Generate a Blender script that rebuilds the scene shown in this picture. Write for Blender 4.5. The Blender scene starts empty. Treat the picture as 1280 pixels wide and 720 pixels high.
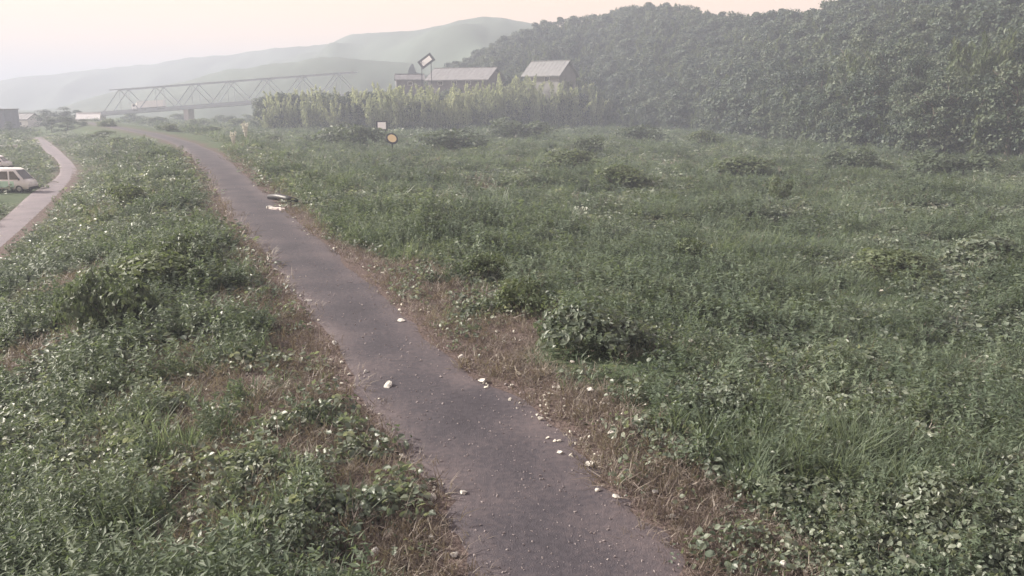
import bpy, bmesh, math, random
import numpy as np
from mathutils import Vector, Matrix

rnd = random.Random(7)
RNG = np.random.default_rng(11)
SC = bpy.context.scene
COL = SC.collection
R = math.radians

# ------------------------------------------------------------------ camera, sky, sun, exposure
CAM_H, PITCH, FPX = 6.0, R(13.0), 1000.0
cam_data = bpy.data.cameras.new("camera")
cam_data.sensor_width = 36.0
cam_data.lens = FPX / 1280 * 36.0
cam_data.clip_start, cam_data.clip_end = 0.1, 9000.0
cam = bpy.data.objects.new("camera", cam_data)
cam.location = (0, 0, CAM_H)
cam.rotation_euler = (math.pi / 2 - PITCH, 0, 0)
COL.objects.link(cam)
SC.camera = cam

SUN_EL, SUN_AZ = R(32.0), R(-76.0)          # low sun, ahead and to the left
world = bpy.data.worlds.new("World")
SC.world = world
world.use_nodes = True
wn, wl = world.node_tree.nodes, world.node_tree.links
sky = wn.new("ShaderNodeTexSky")
sky.sky_type = 'NISHITA'
sky.sun_disc = False
sky.sun_elevation = SUN_EL
sky.sun_rotation = SUN_AZ
sky.air_density, sky.dust_density, sky.ozone_density = 1.0, 4.0, 0.6
tint = wn.new("ShaderNodeMix")
tint.data_type = 'RGBA'
tint.blend_type = 'MIX'

tint.inputs[7].default_value = (7.0, 4.3, 2.3, 1)    # thin bright evening overcast over the clear sky
wl.new(sky.outputs[0], tint.inputs[6])
wtc = wn.new("ShaderNodeTexCoord"); wsep = wn.new("ShaderNodeSeparateXYZ"); wmr = wn.new("ShaderNodeMapRange")
wl.new(wtc.outputs['Generated'], wsep.inputs[0]); wl.new(wsep.outputs[2], wmr.inputs[0])
wmr.inputs[1].default_value, wmr.inputs[2].default_value = 0.0, 0.6      # the veil of cloud thins evenly towards the zenith
wmr.inputs[3].default_value, wmr.inputs[4].default_value = 1.0, 0.20
wl.new(wmr.outputs[0], tint.inputs[0])
bg = wn["Background"]
bg.inputs[1].default_value = 0.10
wl.new(tint.outputs[2], bg.inputs[0])

sun_data = bpy.data.lights.new("sun", 'SUN')
sun_data.energy = 4.4
sun_data.angle = R(1.0)
sun_data.color = (1.0, 0.93, 0.82)
sun = bpy.data.objects.new("sun", sun_data)
sdir = Vector((math.sin(SUN_AZ) * math.cos(SUN_EL), math.cos(SUN_AZ) * math.cos(SUN_EL), math.sin(SUN_EL)))
sun.rotation_euler = sdir.to_track_quat('Z', 'Y').to_euler()
sun.location = (-60, 60, 80)
COL.objects.link(sun)

SC.view_settings.view_transform = 'Standard'
SC.view_settings.look = 'None'
SC.view_settings.gamma = 1.0
SC.view_settings.exposure = 1.36

HAZE_DENSITY = 0.0014

# ------------------------------------------------------------------ small helpers
def obj(name, me, mat=None, parent=None, loc=None, rot=None, scale=None):
    o = bpy.data.objects.new(name, me)
    COL.objects.link(o)
    if mat is not None and me is not None and len(me.materials) == 0:
        me.materials.append(mat)
    if parent is not None:
        o.parent = parent
    if loc is not None: o.location = loc
    if rot is not None: o.rotation_euler = rot
    if scale is not None: o.scale = scale if hasattr(scale, '__len__') else (scale,) * 3
    return o

def tag(o, label=None, cat=None, group=None, kind=None):
    if label: o['label'] = label
    if cat: o['category'] = cat
    if group: o['group'] = group
    if kind: o['kind'] = kind
    return o

def thing(name, label, cat, loc=(0, 0, 0), rz=0.0, group=None, scale=None):
    return tag(obj(name, None, None, None, loc, (0, 0, rz), scale), label, cat, group)

def copy_tree(o, parent=None):
    c = o.copy()
    COL.objects.link(c)
    c.parent = parent
    for ch in list(o.children):
        copy_tree(ch, c)
    return c

ORD = "first second third fourth fifth sixth seventh eighth ninth tenth eleventh twelfth thirteenth fourteenth fifteenth sixteenth seventeenth eighteenth nineteenth twentieth".split()
def ordinal(i):
    if i < 20: return ORD[i]
    tens = {2: 'twenty', 3: 'thirty', 4: 'forty'}
    t, u = divmod(i + 1, 10)
    if u == 0: return {3: 'thirtieth', 4: 'fortieth'}[t]
    return tens[t] + '-' + ORD[u - 1]

def mesh_np(name, verts, faces, smooth=False):
    me = bpy.data.meshes.new(name)
    me.from_pydata(np.asarray(verts).tolist(), [], faces.tolist() if hasattr(faces, 'tolist') else faces)
    if smooth:
        me.polygons.foreach_set('use_smooth', [True] * len(me.polygons))
    me.update()
    return me

def attr(me, name, vals, domain='POINT', typ='FLOAT'):
    a = me.attributes.new(name, typ, domain)
    vals = np.asarray(vals)
    a.data.foreach_set('vector' if typ == 'FLOAT_VECTOR' else 'value', vals.ravel())

def bm_mesh(bm, name, smooth=False):
    me = bpy.data.meshes.new(name)
    bmesh.ops.recalc_face_normals(bm, faces=bm.faces[:])
    bm.to_mesh(me)
    bm.free()
    if smooth:
        for p in me.polygons: p.use_smooth = True
    return me

def add_box(bm, c, s, rz=0.0, bevel=0.0, M=None):
    m = Matrix.Translation(c) @ Matrix.Rotation(rz, 4, 'Z') @ Matrix.Diagonal((s[0], s[1], s[2], 1))
    if M is not None: m = M @ m
    r = bmesh.ops.create_cube(bm, size=1.0, matrix=m)
    if bevel:
        es = set(e for v in r['verts'] for e in v.link_edges)
        bmesh.ops.bevel(bm, geom=list(es), offset=bevel, segments=2, affect='EDGES')

def box_mesh(c, s, rz=0.0, bevel=0.0):
    bm = bmesh.new()
    add_box(bm, c, s, rz, bevel)
    return bm_mesh(bm, 'box')

def bar(bm, a, b, w, h=None):
    a, b = Vector(a), Vector(b)
    d = b - a
    q = d.to_track_quat('X', 'Z').to_matrix().to_4x4()
    m = Matrix.Translation((a + b) / 2) @ q @ Matrix.Diagonal((d.length, w, h or w, 1))
    bmesh.ops.create_cube(bm, size=1.0, matrix=m)

def tube(bm, pts, radii, n=6, cap=True):
    rings = []
    for i, p in enumerate(pts):
        p = Vector(p)
        t = (Vector(pts[min(i + 1, len(pts) - 1)]) - Vector(pts[max(i - 1, 0)])).normalized()
        up = Vector((0, 0, 1)) if abs(t.z) < .9 else Vector((1, 0, 0))
        a = t.cross(up).normalized()
        b = t.cross(a)
        rings.append([bm.verts.new(p + (a * math.cos(k * 2 * math.pi / n) + b * math.sin(k * 2 * math.pi / n)) * radii[i]) for k in range(n)])
    for r0, r1 in zip(rings, rings[1:]):
        for k in range(n):
            bm.faces.new((r0[k], r0[(k + 1) % n], r1[(k + 1) % n], r1[k]))
    if cap:
        bm.faces.new(rings[0][::-1])
        bm.faces.new(rings[-1])

def smoothstep(x):
    x = np.clip(x, 0, 1)
    return x * x * (3 - 2 * x)

def vnoise(x, y, seed=0):
    xi, yi = np.floor(x).astype(np.int64), np.floor(y).astype(np.int64)
    fx, fy = x - xi, y - yi
    fx, fy = fx * fx * (3 - 2 * fx), fy * fy * (3 - 2 * fy)
    def h(a, b):
        n = (a * 374761393 + b * 668265263 + seed * 974711) & 0x7fffffff
        n = ((n ^ (n >> 13)) * 1274126177) & 0x7fffffff
        return ((n ^ (n >> 16)) & 0xffff) / 65535.0
    return (h(xi, yi) * (1 - fx) + h(xi + 1, yi) * fx) * (1 - fy) + (h(xi, yi + 1) * (1 - fx) + h(xi + 1, yi + 1) * fx) * fy

def fbm(x, y, sc, seed=0, octs=3):
    t, a, s = 0, 1.0, 0
    for o in range(octs):
        t = t + a * (vnoise(x / sc * 2 ** o + 17.3 * o, y / sc * 2 ** o + 5.1 * o, seed + o) - .5)
        s += a
        a *= .5
    return t / s * 2

SP, CP = math.sin(PITCH), math.cos(PITCH)
def ray(px, py):
    u, v = (px - 640) / FPX, (360 - py) / FPX
    d = np.array((u, CP + v * SP, -SP + v * CP))
    return d / d[1]
def at(px, py, depth):                                # point at a distance along +Y
    d = ray(px, py)
    return Vector((d[0] * depth, depth, CAM_H + d[2] * depth))
def flat(px, py, z):                                  # point on a level plane
    d = ray(px, py)
    k = (z - CAM_H) / d[2]
    return np.array((d[0] * k, d[1] * k))

def spline(pts, n):
    P = np.array(pts, float)
    P = np.vstack((2 * P[0] - P[1], P, 2 * P[-1] - P[-2]))
    out = []
    for i in range(1, len(P) - 2):
        for t in np.linspace(0, 1, n, endpoint=False):
            a, b, c, d = P[i - 1], P[i], P[i + 1], P[i + 2]
            out.append(.5 * (2 * b + (c - a) * t + (2 * a - 5 * b + 4 * c - d) * t * t + (3 * b - a - 3 * c + d) * t ** 3))
    out.append(P[-2])
    return np.array(out)

# ------------------------------------------------------------------ where the tracks run
LOW = -2.6
path_px = [(560, 905, 1000), (580, 720, 876), (548, 650, 812), (508, 580, 744), (462, 520, 690), (424, 460, 582), (392, 405, 520),
           (352, 350, 462), (318, 305, 408), (290, 268, 362), (268, 237, 330), (247, 208, 296), (226, 186, 262), (196, 172.5, 222), (158, 163.5, 180), (126, 157.5, 144), (98, 152.5, 112)]
PL = spline([flat(a, y, 0) for a, y, b in path_px], 6)
PR = spline([flat(b, y, 0) for a, y, b in path_px], 6)
PC = (PL + PR) / 2
road_L = [(-190, 395), (-60, 318), (0, 275), (40, 240), (66, 224), (74, 213), (70, 200), (56, 189), (47, 180), (43, 172)]
road_R = [(-190, 480), (-60, 382), (0, 336), (54, 291), (84, 250), (97, 228), (98, 212), (84, 196), (68, 182), (52, 170.5)]
RL = spline([flat(x, y, LOW) for x, y in road_L], 6)
RR = spline([flat(x, y, LOW) for x, y in road_R], 6)
RC = (RL + RR) / 2
def seg_dist(x, y, line):
    """distance to a polyline and the side (+ right of its direction)"""
    x, y = np.asarray(x, float).ravel(), np.asarray(y, float).ravel()
    best, side = np.full(x.shape, 1e9), np.zeros(x.shape)
    for (ax, ay), (bx, by) in zip(line[:-1], line[1:]):
        dx, dy = bx - ax, by - ay
        L2 = dx * dx + dy * dy + 1e-9
        t = np.clip(((x - ax) * dx + (y - ay) * dy) / L2, 0, 1)
        d = np.hypot(x - ax - t * dx, y - ay - t * dy)
        s = (x - ax) * dy - (y - ay) * dx
        m = d < best
        best = np.where(m, d, best)
        side = np.where(m, s, side)
    return best, np.sign(side)
PCX = np.vstack(([PC[0] + (PC[0] - PC[3]) * 40], PC[::2], [PC[-1] + (PC[-1] - PC[-4]) * 60]))
RCX = np.vstack(([RC[0] + (RC[0] - RC[3]) * 10], RC[::2]))
TRAIL = [(505, 196), (540, 208), (575, 222), (610, 238)]

def terrain(x, y):
    x, y = np.asarray(x, float), np.asarray(y, float)
    shp = x.shape
    x, y = x.ravel(), y.ravel()
    d, s = seg_dist(x, y, PCX)
    dr, _ = seg_dist(x, y, RCX)
    z = np.where(s > 0, -1.8 * smoothstep((d - 3.2) / 15), LOW * smoothstep((d - 3.0) / 12))
    m = smoothstep((d - 2.2) / 4) * smoothstep((dr - 2.5) / 4) * np.clip(1 - (y - 400) / 800, 0, 1)
    big = np.where(s > 0, 1.0, .55)
    z = z + m * (fbm(x, y, 9, 3) * .75 * big + fbm(x, y, 2.6, 9, 2) * .24 + .12)
    return z.reshape(shp)

def ground(px, py):
    d = ray(px, py)
    t = np.geomspace(4, 2500, 4000)
    h = terrain(d[0] * t, t)
    below = np.nonzero(CAM_H + d[2] * t < h)[0]
    k = t[below[0]] if len(below) else 2500
    return Vector((d[0] * k, k, float(terrain(np.array([d[0] * k]), np.array([k]))[0])))
def gz(x, y):
    return float(terrain(np.array([x]), np.array([y]))[0])
TRAIL_W = np.array([ground(*p)[:2] for p in TRAIL])

# ------------------------------------------------------------------ materials
def new_mat(name):
    m = bpy.data.materials.new(name)
    m.use_nodes = True
    return m, m.node_tree.nodes, m.node_tree.links, m.node_tree.nodes['Principled BSDF']

def plain(name, col, rough=.6, metal=0.0, var=.25, scale=3.0, bump=0.0, spec=.4):
    m, n, l, p = new_mat(name)
    tc = n.new('ShaderNodeTexCoord')
    nz = n.new('ShaderNodeTexNoise')
    nz.inputs['Scale'].default_value = scale
    nz.inputs['Detail'].default_value = 6
    l.new(tc.outputs['Object'], nz.inputs['Vector'])
    r = n.new('ShaderNodeValToRGB')
    r.color_ramp.elements[0].position, r.color_ramp.elements[1].position = .3, .7
    r.color_ramp.elements[0].color = tuple(c * (1 - var) for c in col) + (1,)
    r.color_ramp.elements[1].color = tuple(min(1, c * (1 + var)) for c in col) + (1,)
    l.new(nz.outputs['Fac'], r.inputs[0])
    l.new(r.outputs[0], p.inputs['Base Color'])
    p.inputs['Roughness'].default_value = rough
    p.inputs['Metallic'].default_value = metal
    p.inputs['Specular IOR Level'].default_value = spec
    if bump:
        b = n.new('ShaderNodeBump')
        b.inputs['Strength'].default_value = bump
        l.new(nz.outputs['Fac'], b.inputs['Height'])
        l.new(b.outputs[0], p.inputs['Normal'])
    return m

def leaf_mat(name, cols, trans=.35, rough=.5, spec=.3):
    """leaf faces carry a random number v; the plant adds one of its own"""
    m, n, l, p = new_mat(name)
    a = n.new('ShaderNodeAttribute')
    a.attribute_name = 'v'
    oi = n.new('ShaderNodeObjectInfo')
    mx = n.new('ShaderNodeMath'); mx.operation = 'MULTIPLY'; mx.inputs[1].default_value = .55
    l.new(a.outputs['Fac'], mx.inputs[0])
    ad = n.new('ShaderNodeMath'); ad.operation = 'MULTIPLY_ADD'; ad.inputs[1].default_value = .45
    l.new(oi.outputs['Random'], ad.inputs[0]); l.new(mx.outputs[0], ad.inputs[2])
    geo = n.new('ShaderNodeNewGeometry')
    pz = n.new('ShaderNodeTexNoise'); pz.inputs['Scale'].default_value = .22; pz.inputs['Detail'].default_value = 4
    l.new(geo.outputs['Position'], pz.inputs['Vector'])
    pm = n.new('ShaderNodeMath'); pm.operation = 'MULTIPLY_ADD'; pm.inputs[1].default_value = 1.3; pm.inputs[2].default_value = -.65
    l.new(pz.outputs[0], pm.inputs[0])
    pa = n.new('ShaderNodeMath'); pa.operation = 'ADD'; pa.use_clamp = True
    l.new(ad.outputs[0], pa.inputs[0]); l.new(pm.outputs[0], pa.inputs[1])
    r = n.new('ShaderNodeValToRGB')
    e = r.color_ramp.elements
    e[0].position, e[0].color = 0, cols[0] + (1,)
    e[1].position, e[1].color = 1, cols[-1] + (1,)
    for i, c in enumerate(cols[1:-1]):
        k = e.new((i + 1) / (len(cols) - 1)); k.color = c + (1,)
    l.new(pa.outputs[0], r.inputs[0])
    l.new(r.outputs[0], p.inputs['Base Color'])
    p.inputs['Roughness'].default_value = rough
    p.inputs['Specular IOR Level'].default_value = spec
    t = n.new('ShaderNodeBsdfTranslucent')
    g = n.new('ShaderNodeMix'); g.data_type = 'RGBA'; g.blend_type = 'MULTIPLY'; g.inputs[0].default_value = 1
    g.inputs[7].default_value = (1.15, 1.15, .75, 1)
    l.new(r.outputs[0], g.inputs[6]); l.new(g.outputs[2], t.inputs[0])
    ms = n.new('ShaderNodeMixShader'); ms.inputs[0].default_value = trans
    l.new(p.outputs[0], ms.inputs[1]); l.new(t.outputs[0], ms.inputs[2])
    l.new(ms.outputs[0], n['Material Output'].inputs[0])
    return m

M = dict(
    weed=leaf_mat('weed leaf', [(.052, .074, .058), (.088, .116, .086), (.128, .160, .118), (.17, .20, .15), (.27, .295, .24)], .40, .45, .6),
    grass=leaf_mat('meadow grass', [(.098, .135, .095), (.142, .185, .13), (.19, .23, .165)], .46),
    tall=leaf_mat('tall weed', [(.075, .105, .072), (.108, .145, .098), (.155, .19, .13)], .42),
    dry=leaf_mat('dry grass', [(.095, .076, .070), (.145, .117, .105), (.21, .18, .155), (.28, .26, .22)], .25),
    bush=leaf_mat('shrub leaf', [(.065, .09, .05), (.10, .13, .07), (.145, .175, .10)], .42),
    shade=leaf_mat('shade-dark shrub leaf', [(.052, .07, .05), (.075, .10, .065), (.11, .14, .085)], .35),  # shade of the left hollow is put into this darker leaf colour
    tree=leaf_mat('tree leaf', [(.024, .040, .036), (.045, .068, .050), (.078, .105, .066), (.11, .13, .085)], .25),
    bamboo=leaf_mat('bamboo leaf', [(.20, .225, .165), (.30, .33, .25), (.39, .41, .33)], .6),
    plume=leaf_mat('pampas plume', [(.55, .54, .52), (.68, .67, .65)], .12),
    bark=plain('bark', (.09, .075, .06), .9, 0, .4, 6, .6),
    culm=plain('bamboo culm', (.12, .15, .07), .6, 0, .3, 2),
    stone=plain('pale stone', (.40, .385, .36), .85, 0, .45, 5, .6),
    concrete=plain('pale concrete', (.52, .47, .45), .85, 0, .2, 5, .4),
    steel=plain('blue grey bridge steel', (.36, .39, .43), .5, .1, .15, .3),
    roof=plain('pale tin roof', (.20, .20, .205), .55, .1, .15, .8),
    roof_dark=plain('grey tile roof', (.19, .185, .195), .7, 0, .2, .8),
    wall=plain('plaster wall', (.24, .235, .235), .85, 0, .15, .6),
    wall_dark=plain('weathered board wall', (.16, .15, .16), .85, 0, .2, 1.2),
    white=plain('white paint', (.80, .78, .76), .35, 0, .05, 2, 0, .5),
    mint=plain('pale green paint', (.50, .72, .58), .35, 0, .05, 2, 0, .5),
    black=plain('black rubber', (.012, .012, .014), .7, 0, .2, 8),
    glass=plain('dark window glass', (.02, .025, .03), .08, 0, .1, 2, 0, .8),
    rim=plain('wheel rim', (.45, .45, .46), .35, .7, .1, 6),
    lamp=plain('headlamp glass', (.7, .7, .7), .1, 0, .05, 6),
    red=plain('tail lamp', (.45, .03, .02), .2, 0, .05, 6),
    frame=plain('dark frame', (.015, .014, .02), .5, 0, .2, 6),
    navy=plain('navy paint', (.05, .06, .15), .5, 0, .1, 6),
    cream=plain('cream panel', (.85, .66, .36), .3, 0, .04, 3, 0, .5),
)

def ground_mat():
    m, n, l, p = new_mat('earth and undergrowth')
    geo = n.new('ShaderNodeNewGeometry')
    def noise(sc, det=5):
        z = n.new('ShaderNodeTexNoise'); z.inputs['Scale'].default_value = sc; z.inputs['Detail'].default_value = det
        l.new(geo.outputs['Position'], z.inputs['Vector']); return z
    def ramp(src, stops):
        r = n.new('ShaderNodeValToRGB'); e = r.color_ramp.elements
        e[0].position, e[0].color = stops[0][0], stops[0][1] + (1,)
        e[1].position, e[1].color = stops[-1][0], stops[-1][1] + (1,)
        for pos, c in stops[1:-1]:
            k = e.new(pos); k.color = c + (1,)
        l.new(src, r.inputs[0]); return r
    n1, n2, n3 = noise(.12), noise(1.3, 8), noise(14, 6)
    green = ramp(n2.outputs[0], [(.3, (.040, .055, .036)), (.5, (.065, .085, .05)), (.7, (.10, .12, .07))])
    field = ramp(n1.outputs[0], [(.35, (.065, .095, .055)), (.65, (.10, .13, .075))])
    mixg = n.new('ShaderNodeMix'); mixg.data_type = 'RGBA'; mixg.inputs[0].default_value = .45
    l.new(green.outputs[0], mixg.inputs[6]); l.new(field.outputs[0], mixg.inputs[7])
    soil = ramp(n3.outputs[0], [(.3, (.065, .050, .046)), (.55, (.115, .088, .082)), (.75, (.19, .15, .135))])
    a = n.new('ShaderNodeAttribute'); a.attribute_name = 'soil'
    ad = n.new('ShaderNodeMath'); ad.operation = 'MULTIPLY_ADD'; ad.inputs[1].default_value = 1.6; ad.inputs[2].default_value = -.55
    l.new(n2.outputs[0], ad.inputs[0])
    sm = n.new('ShaderNodeMath'); sm.operation = 'ADD'; sm.use_clamp = True
    l.new(ad.outputs[0], sm.inputs[0]); l.new(a.outputs['Fac'], sm.inputs[1])
    mu = n.new('ShaderNodeMath'); mu.operation = 'MULTIPLY'; mu.use_clamp = True
    l.new(sm.outputs[0], mu.inputs[0]); l.new(a.outputs['Fac'], mu.inputs[1])
    mix = n.new('ShaderNodeMix'); mix.data_type = 'RGBA'
    l.new(mu.outputs[0], mix.inputs[0]); l.new(mixg.outputs[2], mix.inputs[6]); l.new(soil.outputs[0], mix.inputs[7])
    l.new(mix.outputs[2], p.inputs['Base Color'])
    p.inputs['Roughness'].default_value = .95
    p.inputs['Specular IOR Level'].default_value = .1
    b = n.new('ShaderNodeBump'); b.inputs['Strength'].default_value = .8; b.inputs['Distance'].default_value = .08
    l.new(n3.outputs[0], b.inputs['Height']); l.new(b.outputs[0], p.inputs['Normal'])
    return m

def track_mat(name, lo, mid, hi):
    m, n, l, p = new_mat(name)
    geo = n.new('ShaderNodeNewGeometry')
    def noise(sc, det):
        z = n.new('ShaderNodeTexNoise'); z.inputs['Scale'].default_value = sc; z.inputs['Detail'].default_value = det
        l.new(geo.outputs['Position'], z.inputs['Vector']); return z
    n1, n2, n3 = noise(.55, 6), noise(9, 8), noise(42, 4)
    ac = n.new('ShaderNodeAttribute'); ac.attribute_name = 'edge'
    s1 = n.new('ShaderNodeMath'); s1.operation = 'MULTIPLY_ADD'; s1.inputs[1].default_value = .55
    l.new(n1.outputs[0], s1.inputs[0])
    s2 = n.new('ShaderNodeMath'); s2.operation = 'MULTIPLY'; s2.inputs[1].default_value = .45
    l.new(n2.outputs[0], s2.inputs[0]); l.new(s2.outputs[0], s1.inputs[2])
    s3 = n.new('ShaderNodeMath'); s3.operation = 'MULTIPLY_ADD'; s3.inputs[1].default_value = .28
    l.new(ac.outputs['Fac'], s3.inputs[0]); l.new(s1.outputs[0], s3.inputs[2])
    r = n.new('ShaderNodeValToRGB'); e = r.color_ramp.elements
    e[0].position, e[0].color = .30, lo + (1,)
    e[1].position, e[1].color = .85, hi + (1,)
    k = e.new(.5); k.color = mid + (1,)
    l.new(s3.outputs[0], r.inputs[0]); l.new(r.outputs[0], p.inputs['Base Color'])
    p.inputs['Roughness'].default_value = .8
    p.inputs['Specular IOR Level'].default_value = .25
    ad = n.new('ShaderNodeMath'); ad.operation = 'ADD'
    l.new(n2.outputs[0], ad.inputs[0]); l.new(n3.outputs[0], ad.inputs[1])
    b = n.new('ShaderNodeBump'); b.inputs['Strength'].default_value = .55; b.inputs['Distance'].default_value = .03
    l.new(ad.outputs[0], b.inputs['Height']); l.new(b.outputs[0], p.inputs['Normal'])
    return m
M['ground'] = ground_mat()
M['path'] = track_mat('gravel path', (.030, .027, .034), (.050, .045, .054), (.115, .094, .098))
M['road'] = track_mat('gravel road', (.12, .105, .12), (.165, .145, .16), (.22, .19, .20))
M['wood_hill'] = plain('wooded slope', (.055, .07, .05), .95, 0, .4, .04)
M['mountain'] = plain('distant wooded mountain', (.07, .09, .075), .95, 0, .35, .012)

# ------------------------------------------------------------------ ground
def axis(fine, step, grow, far):
    a = list(np.arange(0, fine, step))
    while a[-1] < far: a.append(a[-1] + max(step, (a[-1] - fine) * grow + step))
    return np.array(a)
xs = axis(34, .5, .035, 3400); xs = np.concatenate((-xs[:0:-1], xs))
ys = axis(60, .5, .03, 3400); yb = axis(10, 1.0, .2, 90); ys = np.concatenate((-yb[:0:-1], ys))
X, Y = np.meshgrid(xs, ys)
Z = terrain(X, Y)
nx, ny = len(xs), len(ys)
idx = np.arange(nx * ny).reshape(ny, nx)
faces = np.stack((idx[:-1, :-1], idx[:-1, 1:], idx[1:, 1:], idx[1:, :-1]), -1).reshape(-1, 4)
gm = mesh_np('ground', np.stack((X, Y, Z), -1).reshape(-1, 3), faces, True)
BARE = [(*ground(px, py)[:2], br) for px, py, br in ((705, 535, 1.0), (800, 600, 1.1), (890, 665, 1.1), (960, 705, .9), (600, 420, 1.8), (555, 370, 2.1), (650, 400, 1.2), (520, 340, 1.6),
        (445, 600, .7), (505, 665, .7), (235, 690, .5), (228, 530, .7), (272, 480, .9), (325, 385, 1.4), (365, 505, .7), (90, 350, 1.6), (430, 690, .9), (330, 620, .5), (300, 560, .6), (110, 600, .4), (205, 600, .5), (250, 620, .5), (380, 560, .8), (50, 440, .8), (210, 455, .9), (120, 560, .5), (170, 470, .6), (330, 520, .6), (690, 490, .6), (1000, 690, .7), (1080, 700, .5), (850, 560, .7), (760, 540, .9), (310, 300, 1.5), (150, 510, .6))]
def soil_amount(x, y):
    d, s = seg_dist(x, y, PCX)
    dt, _ = seg_dist(x, y, TRAIL_W)
    dr, _ = seg_dist(x, y, RCX)
    wob = fbm(x, y, 4.5, 21) * 1.1
    wide = np.where(s > 0, 3.1 + 1.0 * smoothstep((30 - y) / 20), 3.0) + wob
    a = np.clip((wide - d) / .9, 0, 1)
    a = np.maximum(a, .55 * np.clip((1.6 - dt) / .8, 0, 1))
    for bx, by, br in BARE:
        a = np.maximum(a, np.clip((br + np.where(s < 0, .6, .3) - np.hypot(x - bx, y - by) + wob * .45) / .6, 0, 1))
    a = np.maximum(a, (.75) * np.clip((fbm(x, y, 6, 33) - .20) * 4, 0, 1) * (s < 0) * (d < 16))
    return np.maximum(a, np.clip((2.0 + wob * .3 - dr) / .6, 0, 1))
attr(gm, 'soil', soil_amount(X.ravel(), Y.ravel()))
tag(obj('ground', gm, M['ground']), kind='structure')

def ribbon(name, A, B, z, mat, crown, wob, seed):
    n, k = len(A), 11
    ts = np.linspace(0, 1, k)
    V, E = [], []
    for i in range(n):
        w = (fbm(np.array([i * .9]), np.array([seed * 3.1]), 1.6, seed)[0] * wob, fbm(np.array([i * .9]), np.array([seed * 9.7]), 1.6, seed + 5)[0] * wob)
        w = (w[0] + (vnoise(np.array([i * 7.3]), np.array([1.0]), seed)[0] - .5) * wob * .5, w[1] + (vnoise(np.array([i * 7.3]), np.array([4.0]), seed)[0] - .5) * wob * .5)
        a = A[i] + (A[i] - B[i]) * w[0]; b = B[i] + (B[i] - A[i]) * w[1]
        for t in ts:
            p = a + (b - a) * t
            rut = -crown * (math.exp(-((t - .28) / .09) ** 2) + math.exp(-((t - .72) / .09) ** 2))
            V.append((p[0], p[1], z + .03 + rut - (.05 if t in (0, 1) else 0)))
            E.append(abs(2 * t - 1) ** 2)
    ix = np.arange(n * k).reshape(n, k)
    me = mesh_np(name, V, np.stack((ix[:-1, :-1], ix[:-1, 1:], ix[1:, 1:], ix[1:, :-1]), -1).reshape(-1, 4), True)
    attr(me, 'edge', E)
    return tag(obj(name, me, mat), kind='structure')
def grade(line_a, line_b):
    pass
ribbon('gravel_path', PL, PR, .0, M['path'], .012, .10, 3)
ribbon('gravel_road', RL, RR, LOW + .0, M['road'], .015, .03, 8)

# ------------------------------------------------------------------ hill on the right and distant mountains
foot_px = [(330, 166, 235), (480, 172, 220), (560, 172, 225), (640, 163, 245), (760, 158, 255), (880, 168, 215), (960, 178, 175), (1060, 191, 138), (1170, 201, 116), (1280, 204, 108), (1500, 212, 98), (1900, 222, 92)]
ridge_px = [(330, 150, 420), (470, 125, 420), (540, 100, 420), (570, 84, 410), (660, 38, 400), (740, 24, 390), (800, 12, 370), (850, 12, 350), (915, 26, 320), (985, 24, 280), (1100, 2, 240), (1280, -60, 205), (1500, -120, 180), (1900, -200, 160)]
def along(tbl, n):
    T = np.array(tbl, float)
    q = np.linspace(330, 1900, n)
    return np.stack((q, np.interp(q, T[:, 0], T[:, 1]), np.interp(q, T[:, 0], T[:, 2])), -1)
NH, MH = 90, 26
F0 = [at(*r) for r in along(foot_px, NH)]
G0 = [at(*r) for r in along(ridge_px, NH)]
def hill_point(i, t):
    a, b = F0[i], G0[i]
    p = a.lerp(b, t)
    z0 = -2.6
    zr = max(b.z - 9, z0)
    p.z = z0 + (zr - z0) * float(smoothstep(t ** .85)) 
    return p
HV, HF = [], []
for i in range(NH):
    for j in range(MH):
        t = j / (MH - 7)
        if t <= 1:
            p = hill_point(i, t)
            p.z += (1.5 * math.sin(i * .7 + j) + 2.5 * math.sin(i * .31 - j * .5)) * t * (1 - t)
        else:
            b = hill_point(i, 1.0)
            k = t - 1
            p = b + (G0[i] - F0[i]) * k * 2
            p.z = b.z - k * k * 400 * (b.z + 2.6) / 50 - k * 10
        HV.append(p)
        if i and j:
            q = (i - 1) * MH + j - 1
            HF.append((q, q + 1, q + 1 + MH, q + MH))
tag(obj('hill', mesh_np('hill', [tuple(v) for v in HV], HF, True), M['wood_hill']), kind='structure')

def mountain(name, tbl, depth_back, seed):
    T = np.array(tbl, float)
    T[:, 2] *= .5; depth_back *= .5
    q = np.arange(T[0, 0], T[-1, 0], 6.0)
    py, dp = np.interp(q, T[:, 0], T[:, 1]), np.interp(q, T[:, 0], T[:, 2])
    py = py + fbm(q, q * 0, 40, seed, 4) * 4
    V, Fc, K = [], [], 22
    for i, (a, b, c) in enumerate(zip(q, py, dp)):
        top = at(a, b, c)
        for j in range(K):
            s = j / (K - 1) * 2 - 1                      # -1 foot in front, 0 ridge, 1 foot behind
            h = (1 - abs(s)) ** .8
            y = c + s * depth_back
            rid = fbm(np.array([top.x / 45]), np.array([s * 2.2]), 1.0, seed + 3, 4)[0] * top.z * .28 * (1 - h) * h * 4
            V.append((top.x * (1 + s * depth_back / c * .4), y, -6 + (top.z + 6) * h + rid))
            if i and j:
                k = (i - 1) * K + j - 1
                Fc.append((k, k + 1, k + 1 + K, k + K))
    tag(obj(name, mesh_np(name, V, Fc, True), M['mountain']), kind='structure')
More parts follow.
